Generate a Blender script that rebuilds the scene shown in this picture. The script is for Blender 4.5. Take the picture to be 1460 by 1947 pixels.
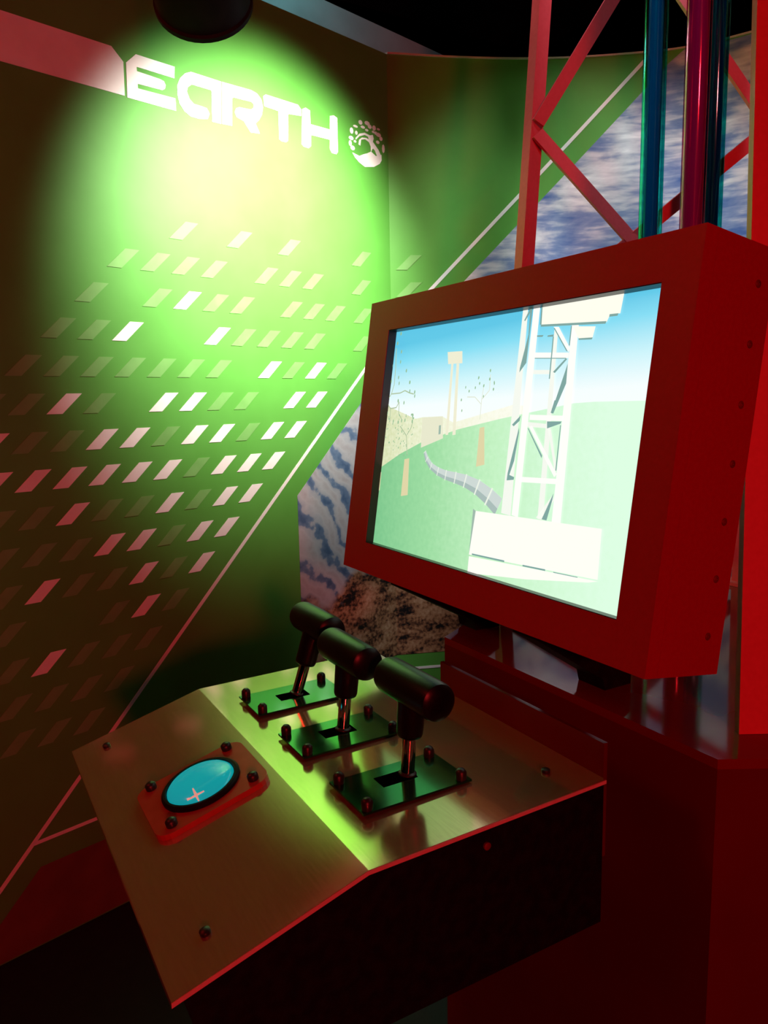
import bpy, bmesh, math, random
from mathutils import Vector, Matrix

for _o in list(bpy.data.objects):
    bpy.data.objects.remove(_o)
scene = bpy.context.scene
COL = scene.collection
R = math.radians

# ------------------------------------------------------------------ camera
def make_camera():
    pitch, roll = R(8.3), R(1.1)
    r0 = Vector((0.5, 0.8660254, 0)); f0 = Vector((-0.8660254, 0.5, 0)); up = Vector((0, 0, 1))
    f = f0 * math.cos(pitch) - up * math.sin(pitch)
    u = f0 * math.sin(pitch) + up * math.cos(pitch)
    c, s = math.cos(roll), math.sin(roll)
    xc = r0 * c - u * s
    yc = r0 * s + u * c
    cd = bpy.data.cameras.new('camera')
    cd.sensor_fit = 'HORIZONTAL'; cd.sensor_width = 36.0; cd.lens = 36.0 * 1450 / 1460
    cd.clip_start = 0.02
    cam = bpy.data.objects.new('camera', cd); COL.objects.link(cam)
    m = Matrix((xc, yc, -f)).transposed().to_4x4()
    m.translation = Vector((0, 0, 1.515))
    cam.matrix_world = m
    scene.camera = cam
make_camera()

# ------------------------------------------------------------------ world, exposure
scene.view_settings.view_transform = 'Standard'
scene.view_settings.look = 'None'
scene.view_settings.exposure = 0.0
scene.view_settings.gamma = 1.0
scene.view_settings.use_curve_mapping = False
world = bpy.data.worlds.new('world'); scene.world = world
world.use_nodes = True
world.node_tree.nodes['Background'].inputs[0].default_value = (0.0, 0.0, 0.0, 1)
world.node_tree.nodes['Background'].inputs[1].default_value = 0.0

# ------------------------------------------------------------------ lights
def light(name, kind, loc, target, energy, color, **kw):
    ld = bpy.data.lights.new(name, kind); ld.energy = energy; ld.color = color
    for k, v in kw.items(): setattr(ld, k, v)
    o = bpy.data.objects.new(name, ld); COL.objects.link(o); o.location = loc
    d = Vector(target) - Vector(loc)
    o.rotation_euler = d.to_track_quat('-Z', 'Y').to_euler()
    return o
CAN = Vector((-1.60, 0.515, 2.405)); CAN_AIM = Vector((-2.42, 0.92, 2.0))
light('wall_spot', 'SPOT', (-1.57, 1.17, 2.50), (-2.43, 0.985, 2.07), 345, (1.0, 0.97, 0.84), spot_size=R(77), spot_blend=1.0, shadow_soft_size=0.05)
light('mural_fill', 'SPOT', (-1.15, 1.20, 3.7), (-2.15, 2.2, 1.45), 300, (0.95, 0.98, 1.0), spot_size=R(54), spot_blend=1.0, shadow_soft_size=0.06)  # added fill without a fixture, stands in for spill on the mural
light('tower_fill', 'SPOT', (-0.3, -0.2, 3.7), (-1.08, 1.32, 2.15), 70, (0.92, 0.97, 1.0), spot_size=R(24), spot_blend=1.0, shadow_soft_size=0.06)  # added fill without a fixture, brightens the tubes and tower
light('red_flood', 'AREA', (2.7, -0.75, 2.0), (-0.9, 0.7, 1.3), 66, (1.0, 0.03, 0.035), shape='DISK', size=0.3)
light('red_wash', 'AREA', (-1.7, -1.2, 2.9), (-1.2, 0.5, 1.0), 8, (1.0, 0.03, 0.02), shape='DISK', size=0.4)
light('teal_backlight', 'AREA', (-2.75, 1.2, 3.5), (-3.1, 1.5, 3.0), 3.0, (0.12, 0.85, 0.9), shape='DISK', size=0.3)
LETTERS = {
    'E': [(0.428, 2.4571), (0.459, 2.4872), (0.5802, 2.4873), (0.5769, 2.4551), (0.4589, 2.4543), (0.4592, 2.4431), (0.5299, 2.4409), (0.5423, 2.4383), (0.5474, 2.4289), (0.5444, 2.4184), (0.536, 2.4124), (0.459, 2.41), (0.4592, 2.3978), (0.5768, 2.4001), (0.5769, 2.3659), (0.4253, 2.3656)],
    'A': [(0.6335, 2.4879), (0.6138, 2.4787), (0.5961, 2.4612), (0.5852, 2.4387), (0.5841, 2.4147), (0.5891, 2.3903), (0.6046, 2.3721), (0.6256, 2.3619), (0.6525, 2.3621), (0.6827, 2.368), (0.6912, 2.3843), (0.6821, 2.3985), (0.6623, 2.3999), (0.6377, 2.4), (0.6239, 2.4107), (0.6166, 2.4288), (0.6198, 2.4416), (0.6338, 2.4531), (0.6459, 2.4533), (0.7017, 2.4539), (0.699, 2.3645), (0.7308, 2.365), (0.7373, 2.488)],
    'R': [(0.7408, 2.4881), (0.8486, 2.4917), (0.8707, 2.4872), (0.887, 2.4738), (0.8923, 2.4518), (0.8864, 2.4271), (0.8741, 2.4081), (0.8603, 2.3962), (0.8758, 2.3684), (0.8399, 2.3641), (0.8156, 2.3919), (0.7887, 2.3986), (0.783, 2.4115), (0.7883, 2.4236), (0.7995, 2.4296), (0.8455, 2.4334), (0.8552, 2.4415), (0.8557, 2.4517), (0.8467, 2.4568), (0.7811, 2.4535), (0.7755, 2.4493), (0.7709, 2.3684), (0.7344, 2.3658)],
    'T': [(0.8952, 2.4861), (0.9051, 2.4929), (1.036, 2.4938), (1.0499, 2.4819), (1.049, 2.4618), (0.9935, 2.455), (0.9895, 2.371), (0.9812, 2.3647), (0.9611, 2.3635), (0.9534, 2.3679), (0.9536, 2.4546), (0.8974, 2.456)],
    'H': [(1.0542, 2.4844), (1.0691, 2.4926), (1.0879, 2.4878), (1.0882, 2.4446), (1.1752, 2.4468), (1.1769, 2.4915), (1.195, 2.4973), (1.2106, 2.4929), (1.2096, 2.3805), (1.2015, 2.3709), (1.1812, 2.3716), (1.1727, 2.3827), (1.1739, 2.4132), (1.0888, 2.4107), (1.0873, 2.3745), (1.0763, 2.3654), (1.0552, 2.3664), (1.0471, 2.3724)],
}
LOGO_GROUND = [(1.2793, 2.393), (1.3129, 2.388), (1.3347, 2.3983), (1.3522, 2.4048), (1.3721, 2.4147), (1.3961, 2.4038), (1.4254, 2.4142), (1.426, 2.3946), (1.4155, 2.3805), (1.386, 2.3643), (1.3398, 2.3555), (1.3122, 2.3651), (1.2914, 2.3786)]
LOGO_TREE = [(1.3721, 2.414), (1.3715, 2.4317), (1.3632, 2.4448), (1.3428, 2.4509), (1.3233, 2.4453), (1.3183, 2.4237), (1.3099, 2.4263), (1.3137, 2.4432), (1.3278, 2.4536), (1.3494, 2.4567), (1.3624, 2.4536), (1.3583, 2.463), (1.3411, 2.4652), (1.3151, 2.4552), (1.2977, 2.4398), (1.2958, 2.4452), (1.3154, 2.4641), (1.3413, 2.4726), (1.3672, 2.4694), (1.3826, 2.4742), (1.3867, 2.4617), (1.3819, 2.4503), (1.397, 2.4385), (1.4101, 2.4277), (1.4209, 2.4133), (1.4028, 2.4052), (1.3922, 2.4225), (1.3813, 2.4278)]
LOGO_LEAVES = [(1.322, 2.5035, 0.0097, 0.0081), (1.2971, 2.4848, 0.0117, 0.0044), (1.2776, 2.466, 0.0084, 0.0109), (1.2747, 2.4407, 0.0116, 0.0073), (1.2699, 2.4223, 0.0073, 0.0102), (1.2809, 2.4086, 0.0106, 0.0081), (1.3006, 2.4637, 0.0064, 0.0073), (1.3333, 2.4899, 0.0108, 0.0052), (1.3554, 2.5081, 0.0131, 0.0074), (1.3681, 2.4992, 0.0099, 0.0074), (1.3524, 2.4839, 0.0087, 0.0044), (1.39, 2.4996, 0.0089, 0.009), (1.4116, 2.4805, 0.0135, 0.0075), (1.3983, 2.4836, 0.0078, 0.006), (1.4247, 2.4698, 0.0079, 0.0076), (1.4362, 2.4375, 0.0068, 0.0152), (1.4075, 2.4542, 0.009, 0.006), (1.3852, 2.4852, 0.0066, 0.0045), (1.2932, 2.4331, 0.0064, 0.0044), (1.4121, 2.5, 0.0079, 0.0038)]
PICTURE = {
    'ground': [(-0.8506, 0.1757), (-0.824, 0.1994), (-0.7901, 0.2277), (-0.7091, 0.2642), (-0.6334, 0.2913), (-0.5125, 0.3205), (-0.3916, 0.3415), (-0.3116, 0.3535), (-0.2171, 0.3675), (-0.1736, 0.3695), (-0.0487, 0.3704), (-0.068, 0.0534), (-0.844, 0.0378)],
    'haze': [(-0.8094, 0.2088), (-0.7864, 0.3662), (-0.6632, 0.3388), (-0.6383, 0.3422), (-0.5697, 0.3448), (-0.5286, 0.3331), (-0.3609, 0.3659), (-0.3267, 0.364), (-0.3234, 0.3465), (-0.3912, 0.3396), (-0.5121, 0.3185), (-0.633, 0.2892), (-0.7086, 0.262), (-0.7895, 0.2254)],
    'bldg': [(-0.6381, 0.3411), (-0.5661, 0.3448), (-0.5573, 0.3023), (-0.6312, 0.2808)],
    'dash': [(-0.5731, 0.3264), (-0.5661, 0.3275), (-0.5643, 0.3102), (-0.5713, 0.309)],
    'ftop': [(-0.5754, 0.4689), (-0.5269, 0.4677), (-0.5223, 0.4448), (-0.5688, 0.4453)],
    'fleg1': [(-0.5584, 0.4457), (-0.5514, 0.4454), (-0.5412, 0.3098), (-0.5498, 0.3086)],
    'fleg2': [(-0.5409, 0.4448), (-0.5323, 0.4444), (-0.5172, 0.3105), (-0.5272, 0.3092)],
    'trunk1': [(-0.688, 0.2543), (-0.6701, 0.2574), (-0.6601, 0.182), (-0.686, 0.1773)],
    'trunk2': [(-0.4453, 0.3248), (-0.4319, 0.327), (-0.4187, 0.2598), (-0.4424, 0.2546)],
    'trunk3': [(-0.7898, 0.2161), (-0.7771, 0.2216), (-0.7753, 0.1825), (-0.7854, 0.1758)],
    'plat': [(-0.315, 0.5308), (-0.1405, 0.5311), (-0.1435, 0.4969), (-0.1635, 0.496), (-0.168, 0.4865), (-0.3112, 0.4962)],
    'plat2': [(-0.2374, 0.4868), (-0.1892, 0.4823), (-0.1926, 0.4653), (-0.2213, 0.466)],
    'box': [(-0.4253, 0.1761), (-0.1244, 0.1843), (-0.1196, 0.11), (-0.4299, 0.0962)],
    'boxside': [(-0.4253, 0.1761), (-0.4337, 0.179), (-0.4288, 0.0665), (-0.4299, 0.0962)],
    'skirt': [(-0.4293, 0.0934), (-0.1192, 0.1078), (-0.1371, 0.1027), (-0.2736, 0.0811), (-0.428, 0.0628)],
    'bl': [(-0.3627, 0.5276), (-0.3499, 0.5305), (-0.3295, 0.179), (-0.3549, 0.1805)],
    'fl': [(-0.3363, 0.5281), (-0.3199, 0.5296), (-0.3104, 0.1787), (-0.327, 0.1802)],
    'br': [(-0.2791, 0.4899), (-0.2705, 0.4891), (-0.2495, 0.1819), (-0.2631, 0.1819)],
    'fr': [(-0.2402, 0.4895), (-0.2252, 0.4881), (-0.2097, 0.1802), (-0.2298, 0.1801)],
    'h1': [(-0.3195, 0.4515), (-0.2393, 0.4463), (-0.239, 0.4381), (-0.3192, 0.4428)],
    'h2': [(-0.3121, 0.3492), (-0.232, 0.348), (-0.2328, 0.3397), (-0.3118, 0.3405)],
    'h3': [(-0.3178, 0.2458), (-0.2305, 0.2491), (-0.2313, 0.2407), (-0.3188, 0.2369)],
    'h4': [(-0.3194, 0.4229), (-0.2738, 0.4209), (-0.2726, 0.4141), (-0.3194, 0.416)],
    'h5': [(-0.3151, 0.337), (-0.264, 0.3343), (-0.264, 0.3276), (-0.3149, 0.3292)],
    'd1': [(-0.2816, 0.4901), (-0.2693, 0.4889), (-0.2383, 0.4536), (-0.2406, 0.4472)],
    'd2': [(-0.311, 0.3292), (-0.3036, 0.3311), (-0.2318, 0.2565), (-0.2368, 0.2511)],
    'd3': [(-0.2649, 0.3259), (-0.2577, 0.326), (-0.233, 0.263), (-0.2372, 0.2602)],
    'd4': [(-0.2546, 0.1829), (-0.2671, 0.1831), (-0.2352, 0.2229), (-0.2313, 0.215)],
}
PICTURE_DARK = [[(-0.3125, 0.4964), (-0.1682, 0.488), (-0.1696, 0.4843), (-0.3119, 0.4929)], [(-0.1637, 0.4976), (-0.1465, 0.4972), (-0.1479, 0.4936), (-0.1641, 0.4938)], [(-0.2214, 0.4669), (-0.1917, 0.466), (-0.1933, 0.463), (-0.221, 0.4644)], [(-0.3166, 0.5288), (-0.3134, 0.5284), (-0.3106, 0.4966), (-0.3144, 0.4961)], [(-0.3432, 0.5292), (-0.3377, 0.5286), (-0.3365, 0.4355), (-0.3514, 0.42), (-0.3514, 0.4273), (-0.3398, 0.4824)], [(-0.3554, 0.5072), (-0.3438, 0.5257), (-0.3404, 0.5217), (-0.3524, 0.506)], [(-0.2376, 0.4295), (-0.2356, 0.3983), (-0.2561, 0.3511), (-0.2612, 0.3519)], [(-0.2438, 0.4374), (-0.24, 0.4363), (-0.2641, 0.4155), (-0.2687, 0.4174)], [(-0.2798, 0.4876), (-0.2773, 0.4877), (-0.241, 0.4481), (-0.2442, 0.4488)], [(-0.2409, 0.4874), (-0.2386, 0.4872), (-0.2379, 0.4571), (-0.2403, 0.4573)], [(-0.3163, 0.4424), (-0.2427, 0.4382), (-0.2425, 0.4368), (-0.3161, 0.441)], [(-0.353, 0.3318), (-0.3336, 0.3475), (-0.3347, 0.3385), (-0.3483, 0.3291)], [(-0.334, 0.3276), (-0.3323, 0.3186), (-0.3359, 0.2711), (-0.3439, 0.2468), (-0.3307, 0.2441), (-0.3313, 0.2395), (-0.3492, 0.2371), (-0.3488, 0.2501)], [(-0.2675, 0.3384), (-0.2344, 0.3388), (-0.2362, 0.3354), (-0.2654, 0.3272)], [(-0.232, 0.226), (-0.2326, 0.2156), (-0.24, 0.1821), (-0.2514, 0.1825)], [(-0.2562, 0.372), (-0.2513, 0.3719), (-0.2574, 0.3514), (-0.2613, 0.3523)], [(-0.3122, 0.3271), (-0.3093, 0.3263), (-0.2688, 0.2837), (-0.2693, 0.2793)], [(-0.4196, 0.1), (-0.3292, 0.1027), (-0.3287, 0.0997), (-0.4191, 0.0972)], [(-0.2823, 0.1036), (-0.2285, 0.1058), (-0.228, 0.1031), (-0.2818, 0.101)], [(-0.21, 0.1052), (-0.1579, 0.1071), (-0.1577, 0.1059), (-0.2097, 0.1039)], [(-0.3165, 0.479), (-0.3008, 0.4782), (-0.3029, 0.4754), (-0.3161, 0.4765)], [(-0.2903, 0.4768), (-0.2766, 0.4771), (-0.2772, 0.4737), (-0.2912, 0.4745)], [(-0.278, 0.4737), (-0.2754, 0.4735), (-0.2724, 0.4063), (-0.2749, 0.4064)], [(-0.2357, 0.3329), (-0.2338, 0.3329), (-0.2312, 0.2618), (-0.2336, 0.2617)]]
PIPE = [(-0.6141, 0.2731, 0.0042), (-0.6035, 0.259, 0.0063), (-0.5859, 0.2464, 0.0072), (-0.5603, 0.2378, 0.0086), (-0.5325, 0.2327, 0.01), (-0.5009, 0.2301, 0.0117), (-0.4688, 0.2267, 0.0134), (-0.4306, 0.2184, 0.0159), (-0.3945, 0.2048, 0.0182), (-0.3653, 0.1903, 0.0197)]
PICTURE_LEAVES = [(-0.4334, 0.4273), (-0.4658, 0.415), (-0.432, 0.4119), (-0.4185, 0.4057), (-0.447, 0.4008), (-0.4606, 0.4051), (-0.472, 0.3976), (-0.4448, 0.3814), (-0.7583, 0.5195), (-0.768, 0.4996), (-0.7479, 0.4806), (-0.7801, 0.4524), (-0.7471, 0.459), (-0.7194, 0.4392), (-0.748, 0.426), (-0.7006, 0.4142), (-0.7432, 0.4134), (-0.7768, 0.4186), (-0.6773, 0.3935), (-0.6756, 0.3855), (-0.6967, 0.3959), (-0.7391, 0.3762), (-0.7865, 0.3873), (-0.7146, 0.3719), (-0.6746, 0.3456), (-0.6739, 0.3336), (-0.7028, 0.3352), (-0.7293, 0.3308), (-0.7781, 0.3492), (-0.7498, 0.3326), (-0.7162, 0.3341), (-0.4331, 0.4266), (-0.4651, 0.4157), (-0.4331, 0.412), (-0.4477, 0.4003), (-0.4177, 0.4037), (-0.5018, 0.399), (-0.4898, 0.3916), (-0.5109, 0.3757), (-0.4184, 0.3935), (-0.5054, 0.3557)]
BRANCHES = [[(-0.7718, 0.4895), (-0.7652, 0.4495), (-0.763, 0.412), (-0.7708, 0.3912), (-0.7879, 0.3746)], [(-0.7708, 0.3912), (-0.7348, 0.3926), (-0.7162, 0.3974), (-0.6958, 0.3919), (-0.6802, 0.3896)], [(-0.7879, 0.3746), (-0.768, 0.3597), (-0.744, 0.3617), (-0.7347, 0.3741)], [(-0.768, 0.3597), (-0.764, 0.3324)], [(-0.7347, 0.3741), (-0.7313, 0.3493), (-0.7144, 0.3351)], [(-0.6886, 0.3051), (-0.6765, 0.3195), (-0.6716, 0.3316)], [(-0.68, 0.265), (-0.6901, 0.303), (-0.7196, 0.3227)], [(-0.4473, 0.34), (-0.4488, 0.3767), (-0.4472, 0.3976)], [(-0.4499, 0.368), (-0.4698, 0.3805), (-0.4937, 0.3809)], [(-0.4473, 0.3767), (-0.4292, 0.392), (-0.4318, 0.4197)]]

# ------------------------------------------------------------------ helpers
def tag(o, label=None, cat=None, group=None, kind=None):
    if label: o['label'] = label
    if cat: o['category'] = cat
    if group: o['group'] = group
    if kind: o['kind'] = kind
    return o

def empty(name, loc, label, cat, group=None):
    o = bpy.data.objects.new(name, None); COL.objects.link(o); o.location = loc
    o.empty_display_size = 0.1
    return tag(o, label, cat, group)

def link(name, me, mat, parent=None, smooth=None):
    if mat is not None:
        for m in (mat if isinstance(mat, (list, tuple)) else [mat]): me.materials.append(m)
    if smooth is not None:
        for p in me.polygons: p.use_smooth = True
        me.set_sharp_from_angle(angle=R(smooth))
    o = bpy.data.objects.new(name, me); COL.objects.link(o)
    if parent is not None:
        o.parent = parent
        o.matrix_parent_inverse = Matrix.Identity(4)
        # meshes are built in world space: cancel the parent's own transform
        o.location = -full_loc(parent)
    return o

def full_loc(p):
    v = Vector(p.location)
    while p.parent is not None:
        p = p.parent; v = v + Vector(p.location)
    return v

def mesh_from(name, verts, faces):
    me = bpy.data.meshes.new(name); me.from_pydata([tuple(v) for v in verts], [], faces); me.update(); return me

def bm_done(name, bm, mat, parent=None, smooth=None, bevel=0.0, seg=2):
    if bevel > 0:
        es = [e for e in bm.edges if e.is_manifold and e.calc_face_angle(0) > R(25)]
        bmesh.ops.bevel(bm, geom=es, offset=bevel, segments=seg, affect='EDGES', profile=0.5, clamp_overlap=True)
    bmesh.ops.recalc_face_normals(bm, faces=bm.faces)
    me = bpy.data.meshes.new(name); bm.to_mesh(me); bm.free()
    return link(name, me, mat, parent, smooth)

def add_prism(bm, pts, ext):
    """closed polygon pts (Vectors) swept by vector ext"""
    n = len(pts)
    a = [bm.verts.new(p) for p in pts]; b = [bm.verts.new(Vector(p) + ext) for p in pts]
    bm.faces.new(a); bm.faces.new(list(reversed(b)))
    for i in range(n):
        bm.faces.new((a[i], b[i], b[(i + 1) % n], a[(i + 1) % n]))

def add_box(bm, lo, hi):
    x0, y0, z0 = lo; x1, y1, z1 = hi
    add_prism(bm, [Vector((x0, y0, z0)), Vector((x1, y0, z0)), Vector((x1, y1, z0)), Vector((x0, y1, z0))], Vector((0, 0, z1 - z0)))

def box(name, lo, hi, mat, parent=None, bevel=0.002):
    bm = bmesh.new(); add_box(bm, lo, hi)
    return bm_done(name, bm, mat, parent, 30, bevel)

def frame(axis):
    w = Vector(axis).normalized()
    t = Vector((0, 0, 1)) if abs(w.z) < 0.9 else Vector((1, 0, 0))
    u = t.cross(w).normalized(); v = w.cross(u)
    return u, v, w

def add_lathe(bm, base, axis, prof, n=28):
    """prof = [(radius, height along axis)], closed at both ends"""
    u, v, w = frame(axis); base = Vector(base); rings = []
    for r, h in prof:
        if r < 1e-6:
            rings.append([bm.verts.new(base + w * h)])
        else:
            rings.append([bm.verts.new(base + w * h + (u * math.cos(2 * math.pi * k / n) + v * math.sin(2 * math.pi * k / n)) * r) for k in range(n)])
    for A, B in zip(rings[:-1], rings[1:]):
        for k in range(n):
            k2 = (k + 1) % n
            if len(A) == 1 and len(B) == 1: continue
            if len(A) == 1: bm.faces.new((A[0], B[k2], B[k]))
            elif len(B) == 1: bm.faces.new((A[k], A[k2], B[0]))
            else: bm.faces.new((A[k], A[k2], B[k2], B[k]))
    if len(rings[0]) > 1: bm.faces.new(list(reversed(rings[0])))
    if len(rings[-1]) > 1: bm.faces.new(rings[-1])

def lathe(name, base, axis, prof, mat, parent=None, n=28, smooth=40):
    bm = bmesh.new(); add_lathe(bm, base, axis, prof, n)
    return bm_done(name, bm, mat, parent, smooth)

# ------------------------------------------------------------------ materials
def principled(name, base, rough=0.5, metal=0.0, spec=0.5, coat=0.0, emit=None, estr=0.0, trans=0.0):
    m = bpy.data.materials.new(name); m.use_nodes = True
    b = m.node_tree.nodes['Principled BSDF']
    b.inputs['Base Color'].default_value = (*base, 1)
    b.inputs['Roughness'].default_value = rough
    b.inputs['Metallic'].default_value = metal
    b.inputs['Specular IOR Level'].default_value = spec
    b.inputs['Coat Weight'].default_value = coat
    b.inputs['Transmission Weight'].default_value = trans
    if emit:
        b.inputs['Emission Color'].default_value = (*emit, 1); b.inputs['Emission Strength'].default_value = estr
    return m

def nodes(m):
    return m.node_tree.nodes, m.node_tree.links, m.node_tree.nodes['Principled BSDF']

def grain(m, c1, c2, scale=40.0, rough=None, bump=0.0, stretch=(1, 1, 1), detail=4.0):
    """noise-mixed base colour (and optional roughness spread and bump) in object space"""
    N, L, b = nodes(m)
    tc = N.new('ShaderNodeTexCoord'); mp = N.new('ShaderNodeMapping'); mp.inputs['Scale'].default_value = stretch
    L.new(tc.outputs['Object'], mp.inputs['Vector'])
    nz = N.new('ShaderNodeTexNoise'); nz.inputs['Scale'].default_value = scale; nz.inputs['Detail'].default_value = detail
    L.new(mp.outputs['Vector'], nz.inputs['Vector'])
    rp = N.new('ShaderNodeValToRGB'); rp.color_ramp.elements[0].color = (*c1, 1); rp.color_ramp.elements[1].color = (*c2, 1)
    rp.color_ramp.elements[0].position = 0.35; rp.color_ramp.elements[1].position = 0.65
    L.new(nz.outputs['Fac'], rp.inputs['Fac']); L.new(rp.outputs['Color'], b.inputs['Base Color'])
    if rough:
        mr = N.new('ShaderNodeMapRange'); mr.inputs['To Min'].default_value = rough[0]; mr.inputs['To Max'].default_value = rough[1]
        L.new(nz.outputs['Fac'], mr.inputs['Value']); L.new(mr.outputs['Result'], b.inputs['Roughness'])
    if bump > 0:
        bp = N.new('ShaderNodeBump'); bp.inputs['Strength'].default_value = bump; bp.inputs['Distance'].default_value = 0.002
        L.new(nz.outputs['Fac'], bp.inputs['Height']); L.new(bp.outputs['Normal'], b.inputs['Normal'])
    return m

M = {}
M['green'] = grain(principled('printed_green_vinyl', (0.1, 0.42, 0.035), 0.55, spec=0.25), (0.088, 0.325, 0.046), (0.098, 0.355, 0.054), 6.0)
M['pale_green'] = grain(principled('printed_pale_green', (0.3, 0.5, 0.2), 0.55, spec=0.25), (0.155, 0.39, 0.10), (0.18, 0.43, 0.12), 20.0)
M['white'] = grain(principled('printed_white', (0.85, 0.85, 0.83), 0.55, spec=0.25), (0.83, 0.83, 0.81), (0.88, 0.88, 0.86), 20.0)
M['soil_low'] = grain(principled('printed_dark_soil', (0.2, 0.1, 0.06), 0.6, spec=0.2), (0.13, 0.05, 0.03), (0.16, 0.06, 0.035), 12.0)
M['trim'] = principled('pale_edge_trim', (0.5, 0.52, 0.42), 0.5)
M['floor'] = grain(principled('dark_floor', (0.02, 0.02, 0.02), 0.5, spec=0.3), (0.005, 0.005, 0.005), (0.008, 0.0078, 0.0075), 30.0, bump=0.1)
M['ceiling'] = grain(principled('black_ceiling', (0.01, 0.01, 0.01), 0.8, spec=0.1), (0.010, 0.011, 0.012), (0.016, 0.017, 0.018), 4.0)
M['beam'] = grain(principled('grey_beam_paint', (0.4, 0.42, 0.42), 0.7), (0.36, 0.38, 0.38), (0.42, 0.44, 0.44), 8.0)
M['red'] = grain(principled('red_powder_coat', (0.5, 0.012, 0.02), 0.42, spec=0.4), (0.33, 0.006, 0.022), (0.36, 0.008, 0.027), 160.0, rough=(0.36, 0.48), bump=0.05)
M['red_tower'] = grain(principled('red_tower_paint', (0.7, 0.03, 0.035), 0.45, spec=0.4), (0.66, 0.08, 0.105), (0.70, 0.09, 0.12), 120.0, rough=(0.4, 0.52), bump=0.05)
M['plinth'] = grain(principled('plinth_gloss_laminate', (0.07, 0.035, 0.035), 0.12, spec=0.5), (0.10, 0.004, 0.005), (0.12, 0.005, 0.006), 5.0, rough=(0.10, 0.15))
M['plinth_top'] = grain(principled('plinth_top_laminate', (0.2, 0.04, 0.04), 0.08, spec=0.6), (0.16, 0.008, 0.008), (0.19, 0.010, 0.010), 5.0, rough=(0.05, 0.09))
M['steel'] = grain(principled('brushed_steel', (0.6, 0.58, 0.52), 0.2, metal=0.75), (0.60, 0.46, 0.25), (0.66, 0.51, 0.28), 30.0, rough=(0.09, 0.14), stretch=(1, 12, 1))
M['steel_edge'] = principled('cut_steel_edge', (0.7, 0.68, 0.62), 0.35, metal=0.8)
M['edge'] = grain(principled('brightened_edge', (0.8, 0.78, 0.7), 0.35, metal=0.2), (0.78, 0.74, 0.66), (0.86, 0.82, 0.74), 80.0)  # paler than the steel sheet so its edge reads as brightly lit
M['black'] = grain(principled('matt_black_paint', (0.006, 0.006, 0.006), 0.5, spec=0.15), (0.004, 0.004, 0.004), (0.008, 0.008, 0.008), 60.0)
M['plate'] = grain(principled('dark_green_anodised_plate', (0.05, 0.22, 0.1), 0.1, metal=0.9), (0.035, 0.23, 0.09), (0.045, 0.27, 0.11), 40.0, rough=(0.10, 0.16))
M['rubber'] = grain(principled('black_rubber_grip', (0.012, 0.012, 0.012), 0.34, spec=0.25), (0.003, 0.003, 0.003), (0.005, 0.005, 0.005), 300.0, rough=(0.30, 0.38), bump=0.05)
M['chrome'] = grain(principled('chrome_shaft', (0.85, 0.85, 0.86), 0.06, metal=1.0), (0.83, 0.83, 0.84), (0.87, 0.87, 0.88), 20.0)
M['bolt'] = grain(principled('black_bolt', (0.015, 0.015, 0.015), 0.4, spec=0.5), (0.01, 0.01, 0.01), (0.02, 0.02, 0.02), 90.0)
M['button_plate'] = grain(principled('red_button_plate', (0.45, 0.04, 0.03), 0.25, spec=0.5), (0.36, 0.055, 0.03), (0.40, 0.06, 0.035), 60.0)
M['button'] = principled('lit_turquoise_dome', (0.02, 0.5, 0.52), 0.12, spec=0.6, emit=(0.0, 0.26, 0.29), estr=1.0)
M['button_glint'] = principled('pale_cross_glint', (0.8, 0.5, 0.42), 0.4, emit=(0.75, 0.38, 0.32), estr=0.6)
M['screw_hole'] = grain(principled('red_screw', (0.25, 0.01, 0.01), 0.35, metal=0.4), (0.22, 0.008, 0.01), (0.28, 0.012, 0.014), 100.0)
M['recess'] = principled('black_bezel_lining', (0.004, 0.004, 0.005), 0.35, spec=0.4)
M['void'] = principled('slot_black', (0.001, 0.001, 0.001), 0.9, spec=0.0)
M['lamp_black'] = grain(principled('black_lamp_body', (0.008, 0.008, 0.008), 0.6, spec=0.2), (0.006, 0.006, 0.006), (0.011, 0.011, 0.011), 30.0)
M['lens'] = principled('lamp_lens', (0.9, 0.9, 0.85), 0.2, emit=(1.0, 0.97, 0.86), estr=6.0)

def emissive(name, rgb, strength=1.0):
    m = bpy.data.materials.new(name); m.use_nodes = True
    N, L, b = nodes(m)
    b.inputs['Base Color'].default_value = (0.01, 0.01, 0.01, 1); b.inputs['Roughness'].default_value = 0.3
    b.inputs['Emission Color'].default_value = (*rgb, 1); b.inputs['Emission Strength'].default_value = strength
    return m

def srgb(r, g, b):
    f = lambda c: (c / 255 / 12.92) if c / 255 <= 0.04045 else ((c / 255 + 0.055) / 1.055) ** 2.4
    return (f(r), f(g), f(b))

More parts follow.
